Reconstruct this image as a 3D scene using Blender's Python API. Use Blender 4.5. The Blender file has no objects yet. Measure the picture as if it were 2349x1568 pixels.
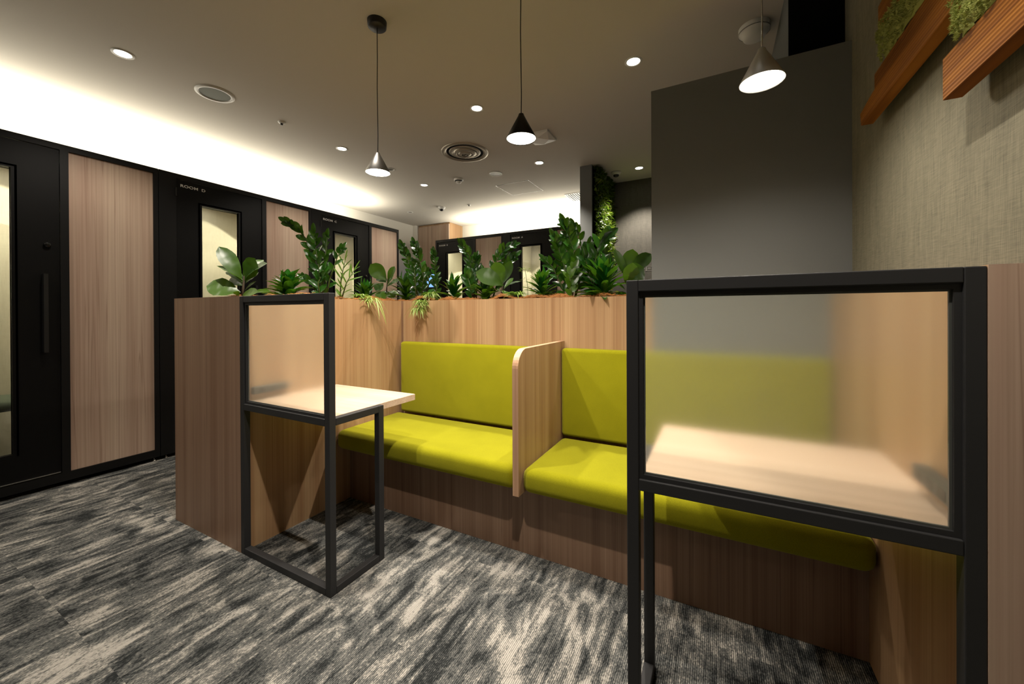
import bpy, bmesh, math, random
from mathutils import Vector, Matrix, Euler
from math import sin, cos, pi, radians
random.seed(7)
SC = bpy.context.scene
COL = SC.collection

# ------------------------------------------------------------------ camera, world, exposure
W_PX, F_PX, CY = 2349.0, 888.98, 717.39
YAW, PITCH, ROLL = 0.4854, -0.0031, -0.0047
R0 = Vector((cos(YAW), sin(YAW), 0)); F0 = Vector((-sin(YAW), cos(YAW), 0)); U0 = Vector((0, 0, 1))
Fv = F0*cos(PITCH) + U0*sin(PITCH); Up = -F0*sin(PITCH) + U0*cos(PITCH)
Rt = R0*cos(ROLL) + Up*sin(ROLL); Up = -R0*sin(ROLL) + Up*cos(ROLL)
cd = bpy.data.cameras.new('camera'); cam = bpy.data.objects.new('camera', cd); COL.objects.link(cam)
M = Matrix((Rt, Up, -Fv)).transposed().to_4x4(); M.translation = Vector((0, 0, 1.15)); cam.matrix_world = M
cd.sensor_width = 36; cd.lens = 36*F_PX/W_PX; cd.shift_y = (CY-784)/W_PX; cd.clip_start = 0.05
SC.camera = cam
w = bpy.data.worlds.new('world'); SC.world = w; w.use_nodes = True
w.node_tree.nodes['Background'].inputs[0].default_value = (0.5, 0.42, 0.32, 1)
w.node_tree.nodes['Background'].inputs[1].default_value = 0.0
SC.view_settings.view_transform = 'Standard'; SC.view_settings.look = 'None'
SC.view_settings.exposure = -0.06; SC.view_settings.gamma = 1; SC.view_settings.use_curve_mapping = False
SC.cycles.max_bounces = 9; SC.cycles.diffuse_bounces = 2; SC.cycles.glossy_bounces = 4
SC.cycles.transmission_bounces = 8; SC.cycles.transparent_max_bounces = 8
SC.cycles.use_denoising = True; SC.cycles.sample_clamp_indirect = 6.0
CEIL = 2.70
C_DOWN = (1.0, 0.91, 0.79); C_PEND = (1.0, 0.91, 0.80); C_COVE = (1.0, 0.93, 0.78); C_POD = (1.0, 0.93, 0.72)
P_DOWN, P_PEND, P_COVE, P_POD = 120.0, 13.5, 40.0, 23.0

def lamp(name, kind, loc, energy, color, parent=None, rot=(0, 0, 0), **kw):
    l = bpy.data.lights.new(name, kind); l.energy = energy; l.color = color
    for k, v in kw.items(): setattr(l, k, v)
    o = bpy.data.objects.new(name, l); o.location = loc; o.rotation_euler = rot; o.parent = parent
    COL.objects.link(o); return o

# cove strips lying on top of the two rows of booths
lamp('cove_light', 'AREA', (-4.40, 1.35, 2.30), P_COVE*5.0/2, C_COVE, rot=(pi, 0, 0), shape='RECTANGLE', size=0.05, size_y=5.1)
lamp('cove_light', 'AREA', (-2.60, 5.42, 2.30), P_COVE*2.3/2, C_COVE, rot=(pi, 0, 0), shape='RECTANGLE', size=2.3, size_y=0.05)

# ------------------------------------------------------------------ materials
def lin(c): return tuple(((v/255)/12.92 if v/255 <= .04045 else ((v/255+.055)/1.055)**2.4) for v in c)
class NT:
    def __init__(s, name):
        s.m = bpy.data.materials.new(name); s.m.use_nodes = True; s.t = s.m.node_tree
        s.b = s.t.nodes['Principled BSDF']; s.out = s.t.nodes['Material Output']
    def n(s, t, **kw):
        x = s.t.nodes.new(t)
        for k, v in kw.items():
            if k.startswith('_'): x.inputs[int(k[1:])].default_value = v
            elif hasattr(x, k): setattr(x, k, v)
            else: x.inputs[k].default_value = v
        return x
    def l(s, a, b): s.t.links.new(a, b)
    def coord(s, scale=(1, 1, 1), kind='Object', rot=(0, 0, 0)):
        tc = s.n('ShaderNodeTexCoord'); mp = s.n('ShaderNodeMapping'); s.l(tc.outputs[kind], mp.inputs[0])
        mp.inputs['Scale'].default_value = scale; mp.inputs['Rotation'].default_value = rot; return mp.outputs[0]
    def ramp(s, fac, stops):
        r = s.n('ShaderNodeValToRGB'); s.l(fac, r.inputs[0]); e = r.color_ramp.elements
        while len(e) < len(stops): e.new(0.5)
        for i, (p, c) in enumerate(stops):
            e[i].position = p; e[i].color = (*c, 1) if len(c) == 3 else c
        return r.outputs[0]
    def mix(s, fac, a, b, mode='MIX'):
        x = s.n('ShaderNodeMix', data_type='RGBA', blend_type=mode)
        for i, v in ((0, fac), (6, a), (7, b)):
            if isinstance(v, (int, float, tuple)): x.inputs[i].default_value = v if not isinstance(v, tuple) or len(v) == 4 else (*v, 1)
            else: s.l(v, x.inputs[i])
        return x.outputs[2]
    def math(s, op, a, b=0.0):
        x = s.n('ShaderNodeMath', operation=op)
        for i, v in ((0, a), (1, b)):
            if isinstance(v, (int, float)): x.inputs[i].default_value = v
            else: s.l(v, x.inputs[i])
        return x.outputs[0]
    def bump(s, h, strength=.3, dist=.002):
        b = s.n('ShaderNodeBump'); b.inputs['Strength'].default_value = strength; b.inputs['Distance'].default_value = dist
        s.l(h, b.inputs['Height']); s.l(b.outputs[0], s.b.inputs['Normal'])

def plain(name, rgb, rough=.5, metal=0, spec=.5, emit=None, es=0, srgb=True):
    t = NT(name); t.b.inputs['Base Color'].default_value = (*(lin(rgb) if srgb else rgb), 1)
    t.b.inputs['Roughness'].default_value = rough; t.b.inputs['Metallic'].default_value = metal
    t.b.inputs['Specular IOR Level'].default_value = spec
    if emit: t.b.inputs['Emission Color'].default_value = (*emit, 1); t.b.inputs['Emission Strength'].default_value = es
    return t.m

def speckle(name, rgb, rough, scale=900, amt=.12, bstr=.15, bdist=.0006, spec=.4):
    t = NT(name); c = t.coord(); n = t.n('ShaderNodeTexNoise', Scale=scale, Detail=2.0); t.l(c, n.inputs[0])
    L = lin(rgb); t.l(t.ramp(n.outputs[0], [(.3, tuple(v*(1-amt) for v in L)), (.7, tuple(v*(1+amt) for v in L))]), t.b.inputs['Base Color'])
    t.b.inputs['Roughness'].default_value = rough; t.b.inputs['Specular IOR Level'].default_value = spec
    t.bump(n.outputs[0], bstr, bdist); return t.m

def wood(name, light, mid, dark, axis='Z', f=14.0, rough=.42, bold=1.0):
    """laminate with straight grain running along one axis of the object"""
    t = NT(name); slow = {'X': (.22, f, f), 'Y': (f, .22, f), 'Z': (f, f, .22)}[axis]
    c = t.coord(slow)
    n0 = t.n('ShaderNodeTexNoise', Scale=1.0, Detail=3.0, Roughness=.55, Distortion=.4); t.l(c, n0.inputs[0])
    c2 = t.coord(tuple(v*(9 if v > 1 else 2.2) for v in slow))
    n1 = t.n('ShaderNodeTexNoise', Scale=1.0, Detail=4.0, Roughness=.7); t.l(c2, n1.inputs[0])
    c3 = t.coord(tuple(v*(2.1 if v > 1 else .8) for v in slow))
    n2 = t.n('ShaderNodeTexNoise', Scale=1.0, Detail=3.0, Roughness=.5, Distortion=.5); t.l(c3, n2.inputs[0])
    base = t.ramp(n0.outputs[0], [(.32, lin(mid)), (.66, lin(light))])
    fine = t.ramp(n1.outputs[0], [(.30, (.74, .70, .66)), (.60, (1.05, 1.05, 1.05))])
    line = t.ramp(n2.outputs[0], [(.485, (0, 0, 0)), (.5, (1, 1, 1)), (.515, (0, 0, 0))])
    colr = t.mix(.75, base, fine, 'MULTIPLY')
    lf = t.math('MULTIPLY', line, .42*bold)
    colr = t.mix(lf, colr, lin(dark)); colr = t.mix(1.0, colr, (.77, .77, .77), 'MULTIPLY')
    t.l(colr, t.b.inputs['Base Color']); t.b.inputs['Roughness'].default_value = rough
    t.b.inputs['Specular IOR Level'].default_value = .35
    t.bump(n1.outputs[0], .12, .0008); return t.m

def glass(name, rough, tint=(1, 1, 1), haze=0.0, haze_col=(.8, .8, .8)):
    t = NT(name); t.b.inputs['Base Color'].default_value = (*tint, 1); t.b.inputs['Transmission Weight'].default_value = 1
    t.b.inputs['Roughness'].default_value = rough; t.b.inputs['IOR'].default_value = 1.45
    if haze:
        d = t.n('ShaderNodeBsdfTranslucent'); d.inputs[0].default_value = (*haze_col, 1)
        mx = t.n('ShaderNodeMixShader'); mx.inputs[0].default_value = haze
        t.l(t.b.outputs[0], mx.inputs[1]); t.l(d.outputs[0], mx.inputs[2]); t.l(mx.outputs[0], t.out.inputs[0])
    return t.m

def leafmat(name, dark, light, rough=.32, trans=.3):
    t = NT(name); g = t.n('ShaderNodeNewGeometry'); c = t.coord((1, 1, 1)); n = t.n('ShaderNodeTexNoise', Scale=30.0, Detail=2.0); t.l(c, n.inputs[0])
    f = t.math('ADD', t.math('MULTIPLY', g.outputs['Random Per Island'], .75), t.math('MULTIPLY', n.outputs[0], .3))
    cr = t.ramp(f, [(.12, tuple(.78*v for v in lin(dark))), (.95, tuple(.78*v for v in lin(light)))])
    t.l(cr, t.b.inputs['Base Color']); t.b.inputs['Roughness'].default_value = rough; t.b.inputs['Specular IOR Level'].default_value = .5
    tr = t.n('ShaderNodeBsdfTranslucent'); t.l(t.mix(.5, cr, lin((120, 170, 30))), tr.inputs[0])
    mx = t.n('ShaderNodeMixShader'); mx.inputs[0].default_value = trans
    t.l(t.b.outputs[0], mx.inputs[1]); t.l(tr.outputs[0], mx.inputs[2]); t.l(mx.outputs[0], t.out.inputs[0])
    return t.m

def carpet():
    t = NT('carpet'); tc = t.n('ShaderNodeTexCoord'); P = tc.outputs['Object']
    # half-metre tiles, each shifted within the printed pattern
    sn = t.n('ShaderNodeVectorMath', operation='SNAP'); sn.inputs[1].default_value = (.5, .5, 10); t.l(P, sn.inputs[0])
    wn = t.n('ShaderNodeTexWhiteNoise', noise_dimensions='3D'); t.l(sn.outputs[0], wn.inputs[0])
    sh = t.n('ShaderNodeVectorMath', operation='SCALE'); t.l(wn.outputs['Color'], sh.inputs[0]); sh.inputs['Scale'].default_value = .10
    ad = t.n('ShaderNodeVectorMath', operation='ADD'); t.l(P, ad.inputs[0]); t.l(sh.outputs[0], ad.inputs[1])
    def nz(sc, scale, det, rgh, dist, src=ad):
        mp = t.n('ShaderNodeMapping'); t.l(src.outputs[0], mp.inputs[0]); mp.inputs['Scale'].default_value = sc
        n = t.n('ShaderNodeTexNoise', Scale=scale, Detail=det, Roughness=rgh, Distortion=dist); t.l(mp.outputs[0], n.inputs[0]); return n.outputs[0]
    big = nz((1.9, 1.0, 1), 2.6, 5.0, .6, 1.6)
    mid = nz((9, 3.2, 1), 1.8, 4.0, .6, 1.5)
    streak = nz((30, 2.2, 1), 1.3, 3.0, .6, .6)
    tuft = nz((260, 110, 1), 1.0, 2.0, .6, 0)
    v = t.math('ADD', t.math('MULTIPLY', big, .70), t.math('MULTIPLY', mid, .55))
    v = t.math('ADD', v, t.math('MULTIPLY', streak, .45)); v = t.math('ADD', v, t.math('MULTIPLY', tuft, .50))
    v = t.math('SUBTRACT', v, .60)
    cr = t.ramp(v, [(.33, lin((40, 42, 42))), (.41, lin((62, 64, 64))), (.46, lin((92, 93, 91))), (.53, lin((104, 104, 101))), (.575, lin((142, 139, 132))), (.66, lin((180, 175, 166)))])
    sx = t.n('ShaderNodeSeparateXYZ'); t.l(P, sx.inputs[0])
    rib = t.math('SINE', t.math('MULTIPLY', sx.outputs[0], 2*pi/.0062))
    wig = nz((160, 6, 1), 1.0, 2.0, .5, 0)
    rb = t.ramp(t.math('ADD', t.math('MULTIPLY', rib, .5), t.math('MULTIPLY', wig, .9)), [(.0, (.35, .35, .35)), (.55, (1.0, 1.0, 1.0))])
    cr = t.mix(.8, cr, rb, 'MULTIPLY')
    t.l(cr, t.b.inputs['Base Color']); t.b.inputs['Roughness'].default_value = .95; t.b.inputs['Specular IOR Level'].default_value = .08
    t.bump(t.math('ADD', t.math('MULTIPLY', rib, .35), tuft), .7, .003); return t.m

def fabric():
    t = NT('olive_wool_fabric'); c = t.coord(); n = t.n('ShaderNodeTexNoise', Scale=420.0, Detail=3.0, Roughness=.7); t.l(c, n.inputs[0])
    n2 = t.n('ShaderNodeTexNoise', Scale=9.0, Detail=2.0); t.l(c, n2.inputs[0])
    f = t.math('ADD', t.math('MULTIPLY', n.outputs[0], .8), t.math('MULTIPLY', n2.outputs[0], .2))
    t.l(t.ramp(f, [(.3, (.190, .180, .003)), (.7, (.300, .285, .007))]), t.b.inputs['Base Color'])
    t.b.inputs['Roughness'].default_value = .95; t.b.inputs['Specular IOR Level'].default_value = .1
    t.b.inputs['Sheen Weight'].default_value = .25; t.b.inputs['Sheen Tint'].default_value = (.8, .8, .25, 1)
    t.bump(n.outputs[0], .4, .0012); return t.m

def linen(name, a, b, s1=330):
    """woven wall covering: crossing threads, mostly vertical"""
    t = NT(name); h = []
    for sc in ((s1, s1, 18), (22, 22, s1)):
        c = t.coord(sc); n = t.n('ShaderNodeTexNoise', Scale=1.0, Detail=2.0, Roughness=.6); t.l(c, n.inputs[0]); h.append(n.outputs[0])
    c = t.coord((40, 40, 4)); n3 = t.n('ShaderNodeTexNoise', Scale=1.0, Detail=3.0); t.l(c, n3.inputs[0])
    f = t.math('ADD', t.math('MULTIPLY', h[0], .45), t.math('MULTIPLY', h[1], .35)); f = t.math('ADD', f, t.math('MULTIPLY', n3.outputs[0], .2))
    t.l(t.ramp(f, [(.36, lin(a)), (.64, lin(b))]), t.b.inputs['Base Color']); t.b.inputs['Roughness'].default_value = .8
    t.b.inputs['Specular IOR Level'].default_value = .15; t.bump(f, .35, .0015); return t.m

def timber():
    t = NT('stained_cedar'); c = t.coord((30, 1.5, 30)); n = t.n('ShaderNodeTexNoise', Scale=1.0, Detail=4.0, Distortion=1.0); t.l(c, n.inputs[0])
    c2 = t.coord((8, .5, 8)); wv = t.n('ShaderNodeTexWave', wave_type='BANDS', bands_direction='Z', Scale=4.6, Distortion=2.2, Detail=2.0); wv.inputs['Detail Scale'].default_value = .6
    t.l(c2, wv.inputs[0])
    base = t.ramp(n.outputs[0], [(.3, lin((112, 66, 20))), (.7, lin((146, 94, 32)))])
    line = t.ramp(wv.outputs[0], [(.0, (1, 1, 1)), (.7, (.97, .95, .92)), (.96, (.70, .60, .50))])
    t.l(t.mix(.9, base, line, 'MULTIPLY'), t.b.inputs['Base Color']); t.b.inputs['Roughness'].default_value = .75; t.b.inputs['Specular IOR Level'].default_value = .15
    t.bump(wv.outputs[0], .5, .002); return t.m

MT = {}
MT['carpet'] = carpet(); MT['fabric'] = fabric()
MT['ceiling'] = speckle('ceiling_paint', (200, 194, 183), .9, 260, .015, .08, .0006, .1)
MT['white_wall'] = speckle('white_wall_paint', (222, 217, 206), .85, 300, .02, .1, .0006, .15)
MT['oak'] = wood('elm_laminate', (200, 165, 124), (174, 134, 96), (132, 94, 66), 'Z', 15, bold=.7)
MT['oak_h'] = wood('elm_laminate_table', (234, 208, 184), (220, 190, 164), (176, 138, 112), 'X', 16, .38, .6)
MT['oak_edge'] = wood('elm_edge_band', (206, 168, 134), (190, 148, 116), (150, 108, 82), 'Z', 30, .45, .3)
MT['ash'] = wood('ash_laminate', (214, 190, 168), (192, 162, 142), (140, 104, 86), 'Z', 8, .45, 1.0)
MT['oak_dim'] = wood('elm_laminate_dimmed', (172, 140, 116), (148, 115, 92), (92, 62, 48), 'Z', 22, .45, .9)  # darker copy of the elm laminate, dim light put into its colour
MT['metal'] = speckle('charcoal_powder_coat', (38, 38, 39), .55, 1500, .1, .12, .0003, .35)
MT['podframe'] = plain('black_frame_paint', (14, 14, 14), .5, spec=.25)
MT['poddoor'] = plain('black_door_paint', (6, 6, 6), .5, spec=.2)
MT['podin'] = linen('cream_booth_lining', (208, 203, 180), (222, 217, 196), 300)
MT['podfloor'] = plain('dark_booth_floor', (44, 44, 42), .9)
MT['frost'] = glass('frosted_glass', .17, (.955, .985, .93), .06, (.95, .95, .88))
MT['clear'] = glass('clear_glass', .04, (.98, .99, .97))
MT['gasket'] = plain('glazing_gasket', (74, 76, 72), .35)
MT['greywall'] = speckle('grey_wall_paint', (116, 118, 116), .75, 700, .10, .3, .0008, .2)
MT['greyfab'] = linen('grey_woven_wallcovering', (84, 82, 76), (104, 100, 92), 300)
MT['linen'] = linen('beige_woven_wallcovering', (97, 94, 80), (132, 127, 108), 520)
MT['black'] = plain('matt_black', (9, 9, 8), .8, spec=.1)
MT['blk_sat'] = plain('satin_black', (16, 16, 15), .45)
MT['shade'] = plain('brushed_dark_steel', (150, 148, 145), .42, metal=1)
MT['shade_b'] = plain('bronze_black_shade', (34, 30, 24), .4, metal=.5)
MT['white'] = plain('white_plastic', (222, 220, 214), .45)
MT['grille'] = speckle('grey_speaker_mesh', (120, 124, 114), .7, 1800, .3, .2, .0004)
MT['alu'] = plain('cast_aluminium', (168, 160, 146), .4, metal=.6)
MT['steel'] = plain('steel', (190, 188, 184), .25, metal=1)
MT['lens'] = plain('lit_lens', (255, 255, 255), .5, emit=(1.0, .93, .80), es=14)
MT['lens_dim'] = plain('unlit_lens', (150, 148, 140), .2, metal=.5)
MT['bulb'] = plain('lit_shade_inside', (255, 255, 255), .5, emit=(1.0, .90, .72), es=16)
MT['sign'] = plain('white_lettering', (240, 240, 236), .5)
MT['line'] = plain('white_line_print', (150, 148, 142), .5)
MT['timber'] = timber(); MT['shade_s'] = plain('satin_silver_shade', (190, 190, 190), .38, metal=.45)
MT['leaf_fig'] = leafmat('fig_leaf', (28, 62, 14), (76, 112, 24), .36, .22)
MT['leaf_zz'] = leafmat('zz_leaf', (14, 52, 12), (48, 100, 26), .25, .18)
MT['leaf_dr'] = leafmat('dracaena_leaf', (14, 62, 18), (40, 128, 34), .25, .2)
MT['leaf_sp'] = leafmat('spider_leaf_green', (80, 130, 34), (120, 165, 50), .4)
MT['leaf_sp2'] = leafmat('spider_leaf_pale', (196, 206, 110), (228, 230, 150), .4)
MT['leaf_mix'] = leafmat('wall_leaf', (18, 44, 12), (110, 136, 44), .35)
MT['leaf_mix2'] = leafmat('wall_fern', (50, 80, 20), (170, 176, 70), .4)
MT['stem'] = plain('plant_stem', (70, 84, 34), .6)
MT['bark'] = plain('woody_stem', (62, 50, 32), .8)
MT['moss'] = leafmat('reindeer_moss', (138, 146, 66), (206, 212, 118), .8, .15)
MT['coir'] = leafmat('coir_fibre', (128, 76, 30), (214, 142, 66), .8, .1)
MT['soil'] = plain('coir_bed', (120, 74, 34), .9)
MT['orchid'] = plain('pink_white_petals', (236, 196, 208), .5)
MT['lockm'] = plain('gloss_black_lock', (14, 14, 14), .12); MT['screen'] = plain('lit_screen', (20, 40, 80), .3, emit=(.25, .5, 1.0), es=1.3)
MT['stoolf'] = plain('grey_green_upholstery', (86, 96, 80), .9)

# ------------------------------------------------------------------ helpers
class MB:
    def __init__(s): s.v, s.f, s.mi, s.sm = [], [], [], []
    def add(s, v, f, mi=0, smooth=False):
        o = len(s.v); s.v += [tuple(p) for p in v]; s.f += [[i+o for i in q] for q in f]
        s.mi += [mi]*len(f); s.sm += [smooth]*len(f)
    def box(s, x0, x1, y0, y1, z0, z1, mi=0):
        v = [(x, y, z) for x in (x0, x1) for y in (y0, y1) for z in (z0, z1)]
        s.add(v, [(0, 1, 3, 2), (4, 6, 7, 5), (0, 4, 5, 1), (2, 3, 7, 6), (0, 2, 6, 4), (1, 5, 7, 3)], mi); return s
    def prism(s, poly, axis, a, b, mi=0):
        n = len(poly)
        def p(q, t): return {'X': (t, q[0], q[1]), 'Y': (q[0], t, q[1]), 'Z': (q[0], q[1], t)}[axis]
        v = [p(q, a) for q in poly] + [p(q, b) for q in poly]
        s.add(v, [list(range(n)), list(range(2*n-1, n-1, -1))] + [(i, i+n, (i+1) % n+n, (i+1) % n) for i in range(n)], mi); return s
    def lathe(s, prof, c=(0, 0, 0), n=32, mi=0, smooth=True, cap=False):
        v = [(c[0]+r*cos(2*pi*k/n), c[1]+r*sin(2*pi*k/n), c[2]+z) for r, z in prof for k in range(n)]
        f = [(i*n+k, i*n+(k+1) % n, (i+1)*n+(k+1) % n, (i+1)*n+k) for i in range(len(prof)-1) for k in range(n)]
        if cap: f += [list(range(n-1, -1, -1)), [(len(prof)-1)*n+k for k in range(n)]]
        s.add(v, f, mi, smooth); return s
    def tube(s, pts, r, n=8, mi=0):
        pts = [Vector(p) for p in pts]; rs = r if isinstance(r, (list, tuple)) else [r]*len(pts); v = []
        for i, p in enumerate(pts):
            d = (pts[min(i+1, len(pts)-1)]-pts[max(i-1, 0)]).normalized()
            a = d.cross(Vector((.13, .9, .31))).normalized(); b = d.cross(a)
            v += [p+(a*cos(2*pi*k/n)+b*sin(2*pi*k/n))*rs[i] for k in range(n)]
        f = [(i*n+k, i*n+(k+1) % n, (i+1)*n+(k+1) % n, (i+1)*n+k) for i in range(len(pts)-1) for k in range(n)]
        f += [list(range(n-1, -1, -1)), [(len(pts)-1)*n+k for k in range(n)]]
        s.add(v, f, mi, True); return s
    def leaf(s, base, tip, width, normal, bend=.15, fold=.25, peak=.5, nseg=7, mi=0, mi2=None, curl=0.0, stalk=.0):
        """blade from base to tip, arched, creased along the midrib"""
        base, tip = Vector(base), Vector(tip); d = tip-base; L = d.length
        if L < 1e-5: return s
        t = d/L; nrm = Vector(normal); nrm = nrm-t*nrm.dot(t)
        if nrm.length < 1e-4: nrm = t.orthogonal()
        nrm.normalize(); side = t.cross(nrm); v = []; cols = (-1, -.55, 0, .55, 1)
        for i in range(nseg+1):
            u = i/nseg
            e = max(0, (u-stalk)/(1-stalk)); wd = (sin(pi*e**(math.log(.5)/math.log(peak)))**.62 if 0 < e < 1 else 0)*width*.5+.0008
            c = base+t*(L*u)+nrm*(bend*L*4*u*(1-u)*.5-curl*L*u*u)
            for k in cols: v.append(c+side*(wd*k)+nrm*(abs(k)*wd*fold+(.06*wd*sin(u*19+k*2))))
        m = len(cols); o = []
        for i in range(nseg):
            for k in range(m-1): o.append((i*m+k, i*m+k+1, (i+1)*m+k+1, (i+1)*m+k))
        if mi2 is None: s.add(v, o, mi, True)
        else:
            off = len(s.v); s.v += [tuple(p) for p in v]
            for j, q in enumerate(o):
                s.f.append([i+off for i in q]); s.mi.append(mi2 if (j % 4) in (1, 2) else mi); s.sm.append(True)
        return s
    def build(s, name, mats, parent=None, bevel=0, seg=2, loc=None, shift=None):
        me = bpy.data.meshes.new(name)
        if shift: s.v = [(a+shift[0], b+shift[1], c+shift[2]) for a, b, c in s.v]
        me.from_pydata(s.v, [], s.f)
        for m in (mats if isinstance(mats, (list, tuple)) else [mats]): me.materials.append(MT[m])
        me.polygons.foreach_set('material_index', s.mi); me.polygons.foreach_set('use_smooth', s.sm)
        bm = bmesh.new(); bm.from_mesh(me); bmesh.ops.recalc_face_normals(bm, faces=bm.faces)
        if bevel: bmesh.ops.bevel(bm, geom=bm.edges[:], offset=bevel, segments=seg, profile=.5, affect='EDGES', clamp_overlap=True)
        if bevel and seg > 2:
            for f in bm.faces: f.smooth = True
        bm.to_mesh(me); bm.free(); me.update()
        o = bpy.data.objects.new(name, me); o.parent = parent
        if loc: o.location = loc
        COL.objects.link(o); return o

def BX(*a): return MB().box(*a)
def thing(name, label, cat, loc=(0, 0, 0), rz=0, group=None):
    o = bpy.data.objects.new(name, None); COL.objects.link(o); o.location = loc; o.rotation_euler = (0, 0, rz)
    o.empty_display_size = .1; return tag(o, label, cat, group)
def tag(o, label, cat, group=None):
    o['label'] = label; o['category'] = cat
    if group: o['group'] = group
    return o
def struct(o): o['kind'] = 'structure'; return o
def text(s, size, mat, name, parent, loc, rot, sx=1.0, space=1.0):
    cu = bpy.data.curves.new(name, 'FONT'); cu.body = s; cu.size = size; cu.extrude = .0006; cu.offset = .0006; cu.space_character = space
    t = bpy.data.objects.new(name+'_tmp', cu); COL.objects.link(t); dg = bpy.context.evaluated_depsgraph_get()
    me = bpy.data.meshes.new_from_object(t.evaluated_get(dg)); bpy.data.objects.remove(t)
    me.transform(Matrix.Diagonal((sx, 1, 1, 1))); me.materials.clear(); me.materials.append(MT[mat]); me.name = name
    o = bpy.data.objects.new(name, me); o.parent = parent; o.location = loc; o.rotation_euler = rot; COL.objects.link(o); return o

# ------------------------------------------------------------------ setting
Y_FAR, Y_NEAR = 5.80, -3.2
struct(BX(-5.0, .62, Y_NEAR-.1, Y_FAR+.1, -.10, 0).build('floor', 'carpet'))
struct(BX(-5.0, .62, Y_NEAR-.1, Y_FAR+.1, CEIL, CEIL+.1).build('ceiling', 'ceiling'))
struct(BX(-4.95, -4.81, Y_NEAR, Y_FAR, 0, CEIL).build('wall_left', 'white_wall'))
struct(BX(.511, .62, Y_NEAR, 4.74, 0, CEIL).build('wall_right', 'linen'))
struct(BX(-4.95, -1.16, Y_FAR, Y_FAR+.1, 0, CEIL).build('wall_back', 'white_wall'))
struct(BX(-1.16, .511, 4.74, 4.86, 0, CEIL).build('wall_far_right', 'greyfab'))
struct(BX(-4.95, .62, Y_NEAR-.1, Y_NEAR, 0, CEIL).build('wall_front', 'greywall'))
struct(BX(-1.29, -1.16, 4.02, 5.80, 0, CEIL).build('wall_partition', 'greywall'))
struct(BX(-4.81, -4.75, 5.33, 5.80, 0, CEIL).build('wall_return', 'white_wall'))
struct(BX(-.298, .511, 2.13, 2.22, 0, 2.294).build('wall_screen', 'greywall'))
struct(MB().box(.303, .511, 2.23, 4.74, 0, CEIL, 0).box(.3035, .5105, 2.226, 2.2299, 0, CEIL-.001, 1).build('wall_pier', ['greywall', 'black']))  # thin black sheet stands in for the unlit dark at the pier front

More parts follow.
